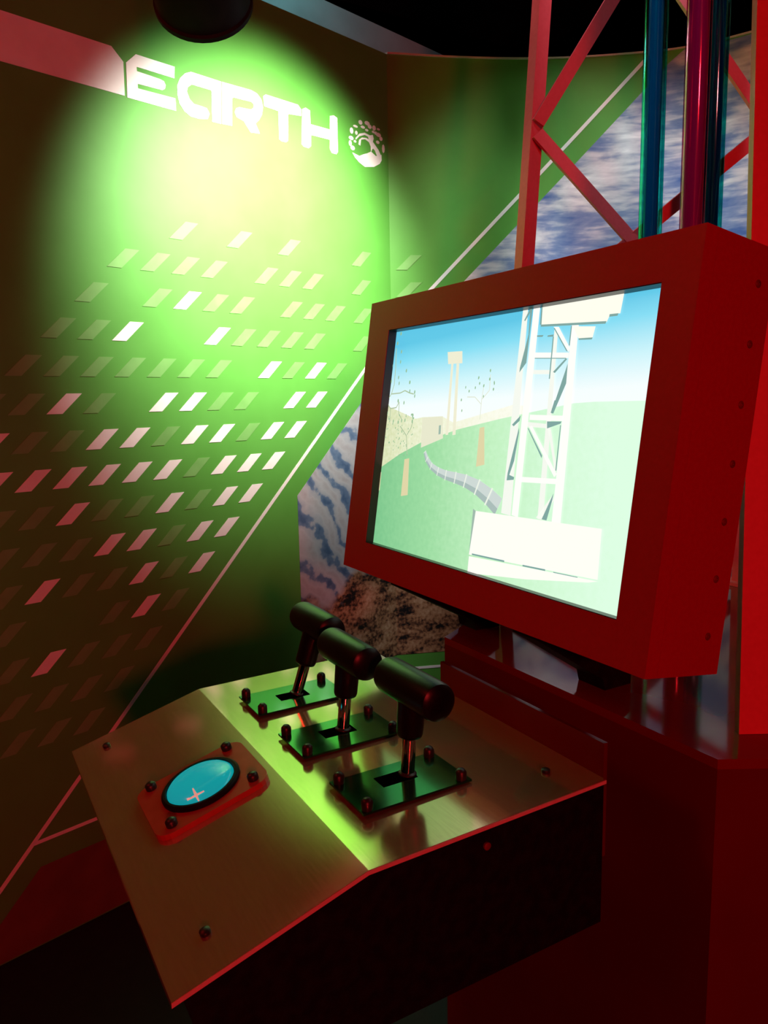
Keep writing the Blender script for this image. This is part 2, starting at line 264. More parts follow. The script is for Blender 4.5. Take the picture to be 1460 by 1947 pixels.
# photo mural: quarry terraces under a cloudy sky, soil in the foreground; UV is in metres on the wall
def mural_material():
    m = principled('printed_quarry_photograph', (0.5, 0.5, 0.5), 0.5, spec=0.25)
    N, L, b = nodes(m)
    uv = N.new('ShaderNodeUVMap'); uv.uv_map = 'metres'
    sep = N.new('ShaderNodeSeparateXYZ'); L.new(uv.outputs['UV'], sep.inputs[0])
    def noise(scale, sx, sy, detail=5, dist=0.0, rot=0.0):
        mp = N.new('ShaderNodeMapping'); mp.inputs['Scale'].default_value = (sx, sy, 1); mp.inputs['Rotation'].default_value = (0, 0, rot)
        L.new(uv.outputs['UV'], mp.inputs['Vector'])
        n = N.new('ShaderNodeTexNoise'); n.inputs['Scale'].default_value = scale; n.inputs['Detail'].default_value = detail; n.inputs['Distortion'].default_value = dist
        L.new(mp.outputs['Vector'], n.inputs['Vector']); return n
    def ramp(src, stops):
        r = N.new('ShaderNodeValToRGB'); e = r.color_ramp.elements
        while len(e) < len(stops): e.new(0.5)
        for k, (p, c) in enumerate(stops): e[k].position = p; e[k].color = (*c, 1)
        L.new(src, r.inputs['Fac']); return r
    def mix(fac, a, c):
        x = N.new('ShaderNodeMix'); x.data_type = 'RGBA'
        L.new(fac, x.inputs['Factor']); L.new(a, x.inputs[6]); L.new(c, x.inputs[7]); return x.outputs[2]
    def math_(op, a, bval):
        q = N.new('ShaderNodeMath'); q.operation = op
        L.new(a, q.inputs[0])
        if isinstance(bval, (int, float)): q.inputs[1].default_value = bval
        else: L.new(bval, q.inputs[1])
        return q.outputs[0]
    # sky
    n1 = noise(3.2, 1.0, 2.2, 8, 0.6); n1b = noise(26, 0.35, 2.0, 3, 0.3)
    f1 = math_('ADD', math_('MULTIPLY', n1.outputs['Fac'], 0.72), math_('MULTIPLY', n1b.outputs['Fac'], 0.28))
    sky = ramp(f1, [(0.36, (0.05, 0.12, 0.34)), (0.47, (0.20, 0.27, 0.45)), (0.55, (0.52, 0.55, 0.62)), (0.66, (0.82, 0.84, 0.88))])
    # terraces
    w = N.new('ShaderNodeTexWave'); w.wave_type = 'BANDS'; w.bands_direction = 'Y'
    mp = N.new('ShaderNodeMapping'); mp.inputs['Rotation'].default_value = (0, 0, 0.75); mp.inputs['Scale'].default_value = (1.0, 1.0, 1)
    L.new(uv.outputs['UV'], mp.inputs['Vector']); L.new(mp.outputs['Vector'], w.inputs['Vector'])
    w.inputs['Scale'].default_value = 3.0; w.inputs['Distortion'].default_value = 9.0; w.inputs['Detail'].default_value = 4.0; w.inputs['Detail Scale'].default_value = 1.2
    n2 = noise(24, 1, 1, 5); n2b = noise(60, 1.0, 1.0, 2)
    tf = math_('ADD', math_('MULTIPLY', w.outputs['Fac'], 0.42), math_('MULTIPLY', n2.outputs['Fac'], 0.6))
    terr = ramp(tf, [(0.24, (0.06, 0.11, 0.21)), (0.36, (0.13, 0.19, 0.30)), (0.42, (0.33, 0.35, 0.40)), (0.62, (0.42, 0.42, 0.45)), (0.8, (0.36, 0.34, 0.36))])
    # soil
    v = N.new('ShaderNodeTexVoronoi'); v.inputs['Scale'].default_value = 42; L.new(uv.outputs['UV'], v.inputs['Vector'])
    n3 = noise(11, 1, 1.6, 8); n3b = noise(75, 1, 1, 4)
    sf = math_('ADD', math_('MULTIPLY', n3.outputs['Fac'], 0.65), math_('MULTIPLY', n3b.outputs['Fac'], 0.35))
    soil = ramp(sf, [(0.41, (0.01, 0.01, 0.011)), (0.46, (0.13, 0.055, 0.03)), (0.52, (0.34, 0.17, 0.085)), (0.64, (0.52, 0.33, 0.20))])
    # layer by height on the wall, with ragged borders
    nb = noise(3.0, 1, 1, 6)
    hz = math_('ADD', sep.outputs['Y'], math_('MULTIPLY', nb.outputs['Fac'], 0.5))
    def step(src, a, c):
        mr = N.new('ShaderNodeMapRange'); mr.inputs['From Min'].default_value = a; mr.inputs['From Max'].default_value = c; L.new(src, mr.inputs['Value']); return mr.outputs['Result']
    low = mix(step(hz, 1.03, 1.07), soil.outputs['Color'], terr.outputs['Color'])
    allc = mix(step(hz, 1.85, 2.0), low, sky.outputs['Color'])
    L.new(allc, b.inputs['Base Color'])
    return m
M['mural'] = mural_material()

# dichroic acrylic tubes: tinted clear shell round a glossy coloured core
def shell_mat(name, tint, gloss, fac=0.3):
    m = bpy.data.materials.new(name); m.use_nodes = True
    N, L = m.node_tree.nodes, m.node_tree.links
    N.remove(N['Principled BSDF'])
    t = N.new('ShaderNodeBsdfTransparent'); t.inputs[0].default_value = (*tint, 1)
    g = N.new('ShaderNodeBsdfGlossy'); g.inputs['Color'].default_value = (*gloss, 1); g.inputs['Roughness'].default_value = 0.08
    mx = N.new('ShaderNodeMixShader'); mx.inputs[0].default_value = fac
    L.new(t.outputs[0], mx.inputs[1]); L.new(g.outputs[0], mx.inputs[2]); L.new(mx.outputs[0], N['Material Output'].inputs['Surface'])
    return m

# ------------------------------------------------------------------ wall geometry
WA = Vector((-2.2083, 0.12495)); WV = Vector((-0.25592, 0.96670)); WV.normalize()
CREASE = 1.463; TOP = 2.771
CURVE = [(-2.5823, 1.5394), (-2.5033, 1.7561), (-2.397, 1.9933), (-2.2865, 2.182), (-2.1505, 2.363), (-2.0409, 2.482), (-1.8887, 2.5755), (-1.6575, 2.6605), (-1.36, 2.72), (-0.935, 2.737)]
def catmull(pts, n=6):
    P = [Vector(p) for p in pts]; P = [P[0] * 2 - P[1]] + P + [P[-1] * 2 - P[-2]]; out = []
    for i in range(1, len(P) - 2):
        a, b, c, d = P[i - 1:i + 3]
        for k in range(n):
            t = k / n
            out.append(0.5 * ((2 * b) + (c - a) * t + (2 * a - 5 * b + 4 * c - d) * t * t + (3 * b - a - 3 * c + d) * t ** 3))
    out.append(P[-2]); return out
CPTS = catmull(CURVE); CLEN = [CREASE]
for a, b in zip(CPTS[:-1], CPTS[1:]): CLEN.append(CLEN[-1] + (b - a).length)
SMAX = CLEN[-1]
def wall_xy(s):
    """plan position and room-side normal at developed length s"""
    if s <= CREASE: return WA + WV * s, Vector((WV.y, -WV.x))
    for i in range(len(CPTS) - 1):
        if s <= CLEN[i + 1] or i == len(CPTS) - 2:
            t = (s - CLEN[i]) / (CLEN[i + 1] - CLEN[i]); d = (CPTS[i + 1] - CPTS[i]).normalized()
            return CPTS[i].lerp(CPTS[i + 1], t), Vector((d.y, -d.x))
def on_wall(s, z, off=0.0):
    p, n = wall_xy(s); q = p + n * off
    return Vector((q.x, q.y, z))

def wall_print(name, poly, mat, parent, off=0.0, thick=0.0015):
    """flat cut-vinyl piece lying on the flat wall panel"""
    n = Vector((WV.y, -WV.x, 0))
    bm = bmesh.new(); add_prism(bm, [on_wall(s, z, off) for s, z in poly], n * thick)
    return bm_done(name, bm, mat, parent)

def curved_band(name, ss, lo, hi, mat, parent, off, thick, uv=False):
    """panel following the curved wall between height functions lo(s) and hi(s)"""
    verts = []; faces = []
    for s in ss:
        for o in (0.0, thick):
            verts += [on_wall(s, lo(s), off + o), on_wall(s, hi(s), off + o)]
    for i in range(len(ss) - 1):
        a = 4 * i; b = a + 4
        faces += [(a + 2, b + 2, b + 3, a + 3), (a, a + 1, b + 1, b), (a + 1, a + 3, b + 3, b + 1), (a, b, b + 2, a + 2)]
    e = 4 * (len(ss) - 1); faces += [(0, 2, 3, 1), (e, e + 1, e + 3, e + 2)]
    me = mesh_from(name, verts, faces)
    if uv:
        lay = me.uv_layers.new(name='metres'); vs = []
        for s in ss: vs += [(s, lo(s)), (s, hi(s))] * 2
        for l in me.loops: lay.data[l.index].uv = vs[l.vertex_index]
    return link(name, me, mat, parent)
def span(a, b, step=0.05):
    n = max(1, int(round((b - a) / step))); return [a + (b - a) * i / n for i in range(n + 1)]

# ------------------------------------------------------------------ setting
bm = bmesh.new(); add_box(bm, (-4.6, -3.2, -0.12), (3.0, 4.0, 0.0)); tag(bm_done('floor', bm, M['floor']), 'dark floor around the exhibit', kind='structure')
bm = bmesh.new(); add_box(bm, (-4.6, -3.2, 4.0), (3.0, 4.0, 4.1)); tag(bm_done('ceiling', bm, M['ceiling']), 'black ceiling above the exhibit', kind='structure')

def slab(name, ss, z0, z1, depth, mat):
    v = []; f = []
    for s in ss:
        for o in (0.0, -depth): v += [on_wall(s, z0, o), on_wall(s, z1, o)]
    for i in range(len(ss) - 1):
        a = 4 * i; b = a + 4
        f += [(a, b, b + 1, a + 1), (a + 2, a + 3, b + 3, b + 2), (a + 1, b + 1, b + 3, a + 3), (a, a + 2, b + 2, b)]
    e = 4 * (len(ss) - 1); f += [(0, 1, 3, 2), (e, e + 2, e + 3, e + 1)]
    return link(name, mesh_from(name, v, f), mat)
wall_left = tag(slab('wall_left', [-2.2, CREASE], 0.0, TOP, 0.05, M['green']), 'green printed exhibit wall with white lettering and squares', kind='structure')
wall_back = tag(slab('wall_back', [CREASE] + [x for x in CLEN[1:]], 0.0, TOP, 0.05, M['green']), 'curved green wall with a quarry photograph', kind='structure')
tag(curved_band('trim_1', [CREASE] + CLEN[1:], lambda s: TOP, lambda s: TOP + 0.006, M['trim'], None, -0.045, 0.05), 'thin pale edge along the top of the curved wall', kind='structure')

# beam behind the flat wall
bn = Vector((WV.y, -WV.x, 0)); b0 = Vector((WA.x, WA.y, 0)) - bn * 0.6; vv = Vector((WV.x, WV.y, 0))
bm = bmesh.new(); add_prism(bm, [b0 + vv * s + Vector((0, 0, z)) for s, z in ((-2.0, 2.5), (2.6, 2.5), (2.6, 3.24), (-2.0, 3.24))], -bn * 0.25)
tag(bm_done('trim_2', bm, M['beam']), 'grey blue beam behind the green wall', kind='structure')

# white bar, letters, emblem
wall_print('white_bar', [(-1.2, 2.4878), (0.3872, 2.4879), (0.4199, 2.4566), (0.4178, 2.3679), (-1.2, 2.3677)], M['white'], wall_left)
for ch in 'EARTH':
    tag(wall_print('letter', LETTERS[ch], M['white'], wall_left), 'white letter %s' % ch)
emblem = tag(wall_print('emblem', LOGO_GROUND, M['white'], wall_left), 'round white tree emblem')
wall_print('emblem_tree', LOGO_TREE, M['white'], emblem, 0.0002)
for s, z, rs, rz in LOGO_LEAVES:
    wall_print('emblem_leaf', [(s + rs * math.cos(2 * math.pi * k / 8), z + rz * math.sin(2 * math.pi * k / 8)) for k in range(8)], M['white'], emblem, 0.0001)

# grid of slanted squares: column index -> W white, L pale green
ROWS = {0: 'L5 L7 L9', 1: 'L3 L4 L5 L6 L8 L9 L10', 2: 'L2 L4 W5 L6 L7 L9 L10 L11',
        3: 'L1 L2 W3 W6 L7 L8 L9 L10', 4: 'L0 L1 L2 L3 L4 L5 L6 W8 L9 W10 L11', 5: 'L-1 L0 W1 L2 W4 W5 L6 L7 W9 W10',
        6: 'W-1 L0 L1 W2 W3 L4 W5 W6 L7 W8 W9', 7: 'W-1 W0 W1 W2 W3 W4 L5 W6 W7 W8', 8: 'L-1 L0 W1 L2 L3 W4 L5 W6 W7',
        9: 'L-1 L0 L1 W2 W3 L4 W5 W6', 10: 'L-1 W0 L1 L2 W3 L4 W5', 11: 'L-1 L2 W3 L4', 12: 'L-1 W0 L1 L2 L3',
        13: 'L-1 L0 L1 L2', 14: 'L-1 L0 L1'}
TILE = [(0.0075, 0.0275), (0.0505, 0.0275), (-0.0075, -0.0275), (-0.0505, -0.0275)]
extra = {0: [1.312], 1: [1.309], 2: [1.315], 3: [1.309]}
for j, row in ROWS.items():
    z = 2.030 - 0.1013 * j
    cells = [(t[0], 0.0835 + 0.0995 * int(t[1:])) for t in row.split()] + [('L', s) for s in extra.get(j, [])]
    for k, s in cells:
        wall_print('printed_square', [(s + a, z + b) for a, b in TILE], M['white' if k == 'W' else 'pale_green'], wall_left)
for j, s0 in ((0, 1.535), (1, 1.534)):
    z = 2.035 - 0.1005 * j
    ss = span(s0 - 0.0505, s0 + 0.0505, 0.01)
    verts = [on_wall(s0 + a, z + b, o) for o in (0.001, 0.0025) for a, b in TILE]
    link('printed_square', mesh_from('printed_square', verts, [(0, 1, 2, 3), (7, 6, 5, 4), (0, 4, 5, 1), (1, 5, 6, 2), (2, 6, 7, 3), (3, 7, 4, 0)]), M['pale_green'], wall_back)

# white outline running diagonally over both walls, and its horizontal branches
def dline(s): return s * 1.003 + 0.311
curved_band('white_line', [-0.31, CREASE], lambda s: dline(s) - 0.008, lambda s: dline(s) + 0.008, M['white'], wall_left, 0.0, 0.0015)
curved_band('white_line', [CREASE] + span(CREASE, 2.44, 0.03)[1:], lambda s: dline(s) - 0.009, lambda s: dline(s) + 0.009, M['white'], wall_back, 0.0, 0.0015)
curved_band('white_line', [0.0, 1.0], lambda s: 0.304, lambda s: 0.314, M['white'], wall_left, 0.0, 0.0015)
curved_band('white_line', span(1.5, 3.0, 0.05), lambda s: 0.417, lambda s: 0.427, M['white'], wall_back, 0.0, 0.0015)
# photograph on both panels
def ptop(s): return min(s + 0.215 if s > 0.976 else 1.19, TOP - 0.004)
curved_band('photograph', [0.976, CREASE], lambda s: 0.484, ptop, M['mural'], wall_left, 0.0, 0.001, uv=True)
curved_band('photograph', span(CREASE, SMAX, 0.05), lambda s: 0.484, ptop, M['mural'], wall_back, 0.0, 0.001, uv=True)
wall_print('dark_print', [(-0.22, 0.005), (0.95, 0.005), (0.95, 0.234), (0.015, 0.234)], M['soil_low'], wall_left)

# ------------------------------------------------------------------ hanging spotlight
ax = (CAN_AIM - CAN).normalized()
spot = empty('spotlight', CAN, 'black can spotlight hanging above the white lettering', 'lamp')
bm = bmesh.new()
add_lathe(bm, CAN - ax * 0.17, ax, [(0.0, -0.02), (0.045, -0.012), (0.062, 0.0), (0.085, 0.05), (0.1, 0.09), (0.1, 0.28), (0.104, 0.285), (0.104, 0.295), (0.094, 0.295), (0.09, 0.2), (0.0, 0.2)], 40)
bm_done('housing', bm, M['lamp_black'], spot, 35)
u, v, w = frame(ax)
bm = bmesh.new()
side = Vector((0, 0, 1)).cross(ax).normalized()
for sg in (-1, 1):
    p = CAN + side * sg * 0.108
    add_prism(bm, [p + Vector((0, 0, -0.02)) + ax * 0.015, p + Vector((0, 0, -0.02)) - ax * 0.015, p + Vector((0, 0, 0.19)) - ax * 0.015, p + Vector((0, 0, 0.19)) + ax * 0.015], side * sg * 0.005)
p = CAN - side * 0.113 + Vector((0, 0, 0.19)); add_prism(bm, [p + ax * 0.015, p - ax * 0.015, p - ax * 0.015 + side * 0.226, p + ax * 0.015 + side * 0.226], Vector((0, 0, 0.005)))
bm_done('yoke', bm, M['lamp_black'], spot)
lathe('hanger', CAN + Vector((0, 0, 0.195)), (0, 0, 1), [(0.012, 0), (0.012, 4.0 - CAN.z - 0.195)], M['lamp_black'], spot, 12)

# ------------------------------------------------------------------ control console
X0, X1 = -1.315, -0.681
YF, YB, YR = 0.145, 0.365, 0.727
ZF, ZB, ZT = 0.942, 1.005, 1.010
con = empty('control_console', ((X0 + X1) / 2, 0.45, 0.0), 'steel topped control console with three levers and a turquoise button', 'console')
TH = 0.006
prof = [(YF, ZF), (YB, ZB), (YR, ZT)]
bm = bmesh.new()
pts = [Vector((X0, y, z)) for y, z in prof] + [Vector((X0, y, z - TH)) for y, z in reversed(prof)]
add_prism(bm, pts, Vector((X1 - X0, 0, 0)))
tag(bm_done('top_panel', bm, M['steel'], con, None, 0.0015, 2), 'brushed steel top folded down at the front')
bm = bmesh.new()
pts = [Vector((X1 - 0.0004, y, z - 0.0009)) for y, z in prof] + [Vector((X1 - 0.0004, y, z - TH + 0.0004)) for y, z in reversed(prof)]
add_prism(bm, pts, Vector((0.0012, 0, 0)))
bm_done('bright_edge_strip', bm, M['edge'], con)  # strip added over the sheet edge to give it a bright lit line
bm = bmesh.new()
pts = [Vector((X0 + 0.012, y, z)) for y, z in ((YF + 0.012, ZF - 0.004), (YB, ZB - TH - 0.0005), (YR, ZT - TH - 0.0005), (YR, 0.80), (YF + 0.05, 0.80))]
add_prism(bm, pts, Vector((X1 - X0 - 0.016, 0, 0)))
tag(bm_done('body', bm, M['black'], con), 'matt black console body')
bm = bmesh.new(); add_box(bm, (-1.072, 0.728, 0.895), (-0.687, 0.7345, 1.058))
bm_done('back_plate', bm, M['plinth'], con, None, 0.001)
box('neck', (-1.22, 0.7275, 0.81), (-0.80, 0.8495, 0.89), M['black'], con, 0.002)

sl = Vector((0, YB - YF, ZB - ZF)).normalized(); sn = Vector((0, -sl.z, sl.y))
def on_slope(x, t, h=0.0): return Vector((x, YF, ZF)) + sl * t + sn * h
def bolt(base, axis, parent, r=0.0065, h=0.008, mat=None, name='bolt'):
    return lathe(name, base, axis, [(r, 0), (r * 1.04, h * 0.35), (r, h * 0.75), (r * 0.6, h), (0.0, h * 1.05)], mat or M['bolt'], parent, 14, 50)
for x, t in ((-1.27, 0.051), (-0.74, 0.055)): bolt(on_slope(x, t), sn, con, 0.006, 0.006, name='screw')
for x, y in ((-0.74, 0.674), (-1.27, 0.674)): bolt(Vector((x, y, ZT)), (0, 0, 1), con, 0.006, 0.005, name='screw')
bolt(Vector((X1 - 0.004, 0.53, 0.978)), (1, 0, 0), con, 0.005, 0.004, M['screw_hole'], 'screw')

# button
bc = (-1.0, 0.136); hw, hl, cr = 0.07, 0.081, 0.022
pl = []
for cx, cy, a0 in ((hw - cr, hl - cr, 0), (-hw + cr, hl - cr, 90), (-hw + cr, -hl + cr, 180), (hw - cr, -hl + cr, 270)):
    for k in range(6):
        a = R(a0 + 90 * k / 5); pl.append((bc[0] + cx + cr * math.cos(a), bc[1] + cy + cr * math.sin(a)))
bm = bmesh.new(); add_prism(bm, [on_slope(x, t) for x, t in pl], sn * 0.008)
bpl = tag(bm_done('button_plate', bm, M['button_plate'], con, None, 0.0015, 2), 'red rounded plate under the button')
for dx, dt in ((-0.06, -0.058), (-0.058, 0.059), (0.055, 0.06), (0.055, -0.058)):
    bolt(on_slope(bc[0] + dx * 0.97, bc[1] + dt, 0.008), sn, bpl, 0.0076, 0.010)
lathe('button_ring', on_slope(*bc, 0.008), sn, [(0.056, 0), (0.056, 0.004), (0.053, 0.007), (0.0495, 0.007), (0.0485, 0.003), (0.0, 0.003)], M['black'], bpl, 48)
btn = tag(lathe('button', on_slope(*bc, 0.0115), sn, [(0.048, 0.0), (0.0475, 0.002), (0.044, 0.0055), (0.036, 0.0085), (0.024, 0.0108), (0.012, 0.012), (0.0, 0.0123)], M['button'], con, 48, 60), 'glowing turquoise domed push button')
mk = bmesh.new()
mc = (-0.963, 0.121)
def dome_h(x, t):
    r = math.hypot(x - bc[0], t - bc[1]); return 0.0115 + 0.0123 - 0.0045 * (r / 0.04) ** 2
for (ax_, at_), (bx_, bt_) in (((-0.002, -0.013), (0.001, 0.011)), ((-0.0155, 0.0005), (0.011, -0.001))):
    d = Vector((bx_ - ax_, bt_ - at_)); nn = Vector((-d.y, d.x)).normalized() * 0.0016
    if abs(d.x) > abs(d.y): nn = nn * 1.1
    lo = [(mc[0] + q[0], mc[1] + q[1]) for q in ((ax_ - nn.x * 0.5, at_ - nn.y * 0.5), ((ax_ + bx_) / 2 - nn.x, (at_ + bt_) / 2 - nn.y), (bx_ - nn.x * 0.5, bt_ - nn.y * 0.5), (bx_ + nn.x * 0.5, bt_ + nn.y * 0.5), ((ax_ + bx_) / 2 + nn.x, (at_ + bt_) / 2 + nn.y), (ax_ + nn.x * 0.5, at_ + nn.y * 0.5))]
    # arm lies over the dome from one rotated axis to the other
    a = [mk.verts.new(on_slope(x, t, dome_h(x, t) + 0.0001)) for x, t in lo]
    b2 = [mk.verts.new(on_slope(x, t, dome_h(x, t) + 0.0008)) for x, t in lo]
    for q in ((0, 1, 4, 5), (1, 2, 3, 4)):
        mk.faces.new([b2[k] for k in q]); mk.faces.new([a[k] for k in reversed(q)])
    for k in range(6): mk.faces.new((a[k], a[(k + 1) % 6], b2[(k + 1) % 6], b2[k]))
bm_done('cross_glint', mk, M['button_glint'], btn)  # highlight on the dome drawn as a self-lit cross

# levers
PX = [-1.175, -0.998, -0.820]; LX = [-1.1765, -1.004, -0.830]
LEAN = [(0.497, 0.539), (0.499, 0.512), (0.508, 0.518)]
LSAY = ['far lever, pushed forward', 'middle lever, nearly upright', 'nearest lever, above the dark gloss plate']
for px, lx, (y0, y1), say in zip(PX, LX, LEAN, LSAY):
    bm = bmesh.new(); add_box(bm, (px - 0.0475, 0.4085, ZT), (px + 0.0475, 0.5735, ZT + 0.003))
    plate = bm_done('lever_plate', bm, M['plate'], con, None, 0.0008, 1)
    for dx in (-0.039, 0.039):
        for y in (0.4185, 0.562): bolt(Vector((px + dx, y, ZT + 0.003)), (0, 0, 1), plate, 0.0075, 0.014)
    bm = bmesh.new(); add_box(bm, (lx - 0.0135, 0.463, ZT + 0.003), (lx + 0.0135, 0.516, ZT + 0.0036))
    bm_done('slot', bm, M['void'], plate)
    zc = 1.130
    axl = Vector((0, y1 - y0, zc - ZT)).normalized(); base = Vector((lx, y0, ZT + 0.0036))
    Lz = (zc - ZT) / axl.z
    # grip: T of two round rubber tubes
    bm = bmesh.new(); c = base + axl * Lz; hl = 0.066 if lx < -0.9 else 0.068
    add_lathe(bm, c - Vector((hl, 0, 0)), (1, 0, 0), [(0.0, 0.0), (0.018, 0.0005), (0.0245, 0.005), (0.026, 0.012), (0.0262, hl), (0.026, 2 * hl - 0.012), (0.0245, 2 * hl - 0.005), (0.018, 2 * hl - 0.0005), (0.0, 2 * hl)], 36)
    add_lathe(bm, base + axl * 0.052, axl, [(0.0, 0.0), (0.013, 0.0), (0.0165, 0.002), (0.018, 0.006), (0.0195, Lz - 0.055), (0.0195, Lz - 0.05)], 32)
    grip = tag(bm_done('lever', bm, M['rubber'], con, 40), 'black T handle of the ' + say)
    lathe('shaft', base, axl, [(0.0095, 0), (0.0095, 0.058)], M['chrome'], grip, 28)
    lathe('shaft_collar', base, axl, [(0.0125, 0), (0.0125, 0.002), (0.0098, 0.004)], M['bolt'], grip, 24)

# ------------------------------------------------------------------ hexagonal pedestal
HC = Vector((-0.92, 1.398)); ZP = 1.038
def hexa(r, z): return [Vector((HC.x + r * math.cos(R(a)), HC.y + r * math.sin(R(a)), z)) for a in range(-180, 180, 60)]
ped = empty('pedestal', (HC.x, HC.y, 0), 'glossy dark red hexagonal pedestal under the monitor and tower', 'pedestal')
bm = bmesh.new(); add_prism(bm, hexa(0.6325, 0.0), Vector((0, 0, ZP - 0.014))); bm_done('body', bm, M['plinth'], ped, None, 0.002, 2)
bm = bmesh.new(); add_prism(bm, hexa(0.6325, ZP - 0.014), Vector((0, 0, 0.014))); bm_done('top', bm, M['plinth_top'], ped, None, 0.0015, 2)

# ------------------------------------------------------------------ lattice tower
tow = empty('lattice_tower', (HC.x, HC.y, ZP), 'tall red lattice tower tapering upwards behind the monitor', 'tower')
ZTOP = 3.6
def leg_pt(base, lean, z): return Vector((base[0] + lean[0] * (z - ZP), base[1] + lean[1] * (z - ZP), z))
LEGS = {'L': ((-1.363, 1.098), (-0.06, 0.13)), 'R': ((-0.615, 0.990), (-0.056, 0.042)), 'BL': ((-1.185, 1.725), (0.05, -0.04)), 'BR': ((-0.644, 1.725), (-0.047, -0.04))}
def bar(name, a, b, uvec, hu, vvec, hv, mat, parent):
    bm = bmesh.new(); u = Vector(uvec).normalized(); v = Vector(vvec).normalized()
    add_prism(bm, [a + u * hu + v * hv, a - u * hu + v * hv, a - u * hu - v * hv, a + u * hu - v * hv], b - a)
    return bm_done(name, bm, mat, parent, None, 0.001, 1)
for k, (b, ln) in LEGS.items():
    a = leg_pt(b, ln, ZP + 0.0005); e = leg_pt(b, ln, ZTOP)
    if k == 'R': bar('leg', a, e, (0.5, 0.866, 0), 0.054, (0.866, -0.5, 0), 0.007, M['red_tower'], tow)
    elif k == 'BR': bar('leg', a, e, (0.5, -0.866, 0), 0.054, (0.866, 0.5, 0), 0.007, M['red_tower'], tow)
    else: bar('leg', a, e, (1, 0, 0), 0.0135, (0, 1, 0), 0.0175, M['red_tower'], tow)
def brace(k1, z1, k2, z2, nrm, off):
    a = leg_pt(*LEGS[k1], z1) + Vector(nrm) * off; b = leg_pt(*LEGS[k2], z2) + Vector(nrm) * off
    d = (b - a).normalized(); w = d.cross(Vector(nrm)).normalized()
    bar('brace', a, b, w, 0.0145, nrm, 0.0045, M['red_tower'], tow)
NL = Vector((0.957, -0.29, 0))
for z1, z2 in ((1.072, 1.509), (2.107, 1.532), (2.13, 2.947), (3.453, 2.97)): brace('L', z1, 'BL', z2, NL, 0.0245)
for z1, z2 in ((1.613, 1.095), (1.659, 2.107), (2.866, 2.13), (2.901, 3.453)): brace('L', z1, 'BL', z2, NL, -0.0245)
for z1, z2 in ((1.555, 1.095), (1.578, 2.073), (2.533, 2.096), (2.556, 3.108)): brace('R', z1, 'BR', z2, (1, 0, 0), 0.0135)
for z1, z2 in ((1.095, 1.613), (2.073, 1.636), (2.096, 2.648), (3.165, 2.671)): brace('BL', z1, 'BR', z2, (0, 1, 0), 0.0225)
for k in ('L', 'BL'):
    p = leg_pt(*LEGS[k], ZP); box('foot_plate', (p.x - 0.036, p.y - 0.04, ZP + 0.0005), (p.x + 0.036, p.y + 0.04, ZP + 0.009), M['red_tower'], tow, 0.001)

# ------------------------------------------------------------------ acrylic tubes
def tube(x, y, r, core_r, tint, gloss, core, label):
    t = empty('acrylic_tube', (x, y, ZP), label, 'tube', 'acrylic tubes standing inside the tower')
    n = 32; prof = [(r - 0.0015, 0.001), (r, 0.003), (r, 2.5), (r - 0.0015, 2.5)]
    me = bmesh.new(); add_lathe(me, (x, y, ZP), (0, 0, 1), prof, n); bm_done('shell', me, shell_mat('tinted_acrylic', tint, gloss), t, 40)
    me = bmesh.new(); add_lathe(me, (x, y, ZP), (0, 0, 1), [(core_r, 0.002), (core_r, 2.49)], n); bm_done('core', me, core, t, 40)
def core_mat(name, c, e):
    return grain(principled(name, c, 0.3, metal=0.0, coat=0.5), tuple(k * 0.92 for k in c), c, 8.0)
blue = core_mat('blue_core', (0.02, 0.25, 0.85), 0); purple = core_mat('purple_core', (0.55, 0.05, 0.5), 0)
tube(-1.155, 1.322, 0.0235, 0.0147, (0.10, 0.75, 0.72), (0.1, 0.75, 0.7), blue, 'blue and teal acrylic tube nearest the left tower leg')
tube(-1.052, 1.322, 0.0235, 0.0190, (0.75, 0.2, 0.45), (0.8, 0.3, 0.5), purple, 'purple acrylic tube in the middle of the tower')
tube(-1.098, 1.437, 0.0230, 0.0147, (0.10, 0.75, 0.72), (0.1, 0.75, 0.7), blue, 'teal acrylic tube half hidden behind the purple one')

# ------------------------------------------------------------------ monitor
MS = 0.943                                   # monitor scale
MO = Vector((-0.6253, 0.7299, 1.1663)); TL = R(8.66)
MU = Vector((1, 0, 0)); MW = Vector((0, math.sin(TL), math.cos(TL))); MN = Vector((0, -math.cos(TL), math.sin(TL)))
MWID, MHT, MDEP = 0.868 * MS, 0.592 * MS, 0.15 * MS
OU0, OU1, OW0, OW1, REC = -0.780 * MS, -0.060 * MS, 0.065 * MS, 0.526 * MS, 0.02 * MS
def mp(u, w, d=0.0): return MO + MU * u + MW * w + MN * d
mon = empty('monitor', tuple(mp(-MWID / 2, 0, -MDEP / 2)), 'large red cased monitor tilted back, showing a drawn landscape with a derrick', 'monitor')
# bezel ring with the opening
bm = bmesh.new()
def ring(d, rect): return [bm.verts.new(mp(u, w, d)) for u, w in ((rect[0], rect[2]), (rect[1], rect[2]), (rect[1], rect[3]), (rect[0], rect[3]))]
O = (-MWID, 0.0, 0.0, MHT); I = (OU0, OU1, OW0, OW1)
of, inf, ob, ib = ring(0, O), ring(0, I), ring(-REC - 0.004, O), ring(-REC - 0.004, I)
for k in range(4):
    q = (k + 1) % 4
    bm.faces.new((of[k], of[q], inf[q], inf[k])); bm.faces.new((of[q], of[k], ob[k], ob[q])); bm.faces.new((inf[k], inf[q], ib[q], ib[k])); bm.faces.new((ob[k], ib[k], ib[q], ob[q]))
tag(bm_done('bezel', bm, M['red'], mon, None, 0.0008, 1), 'dark red front frame')
bm = bmesh.new()
add_prism(bm, [mp(-MWID, 0, -REC - 0.0042), mp(0, 0, -REC - 0.0042), mp(0, MHT, -REC - 0.0042), mp(-MWID, MHT, -REC - 0.0042)], -MN * (MDEP - REC - 0.0042))
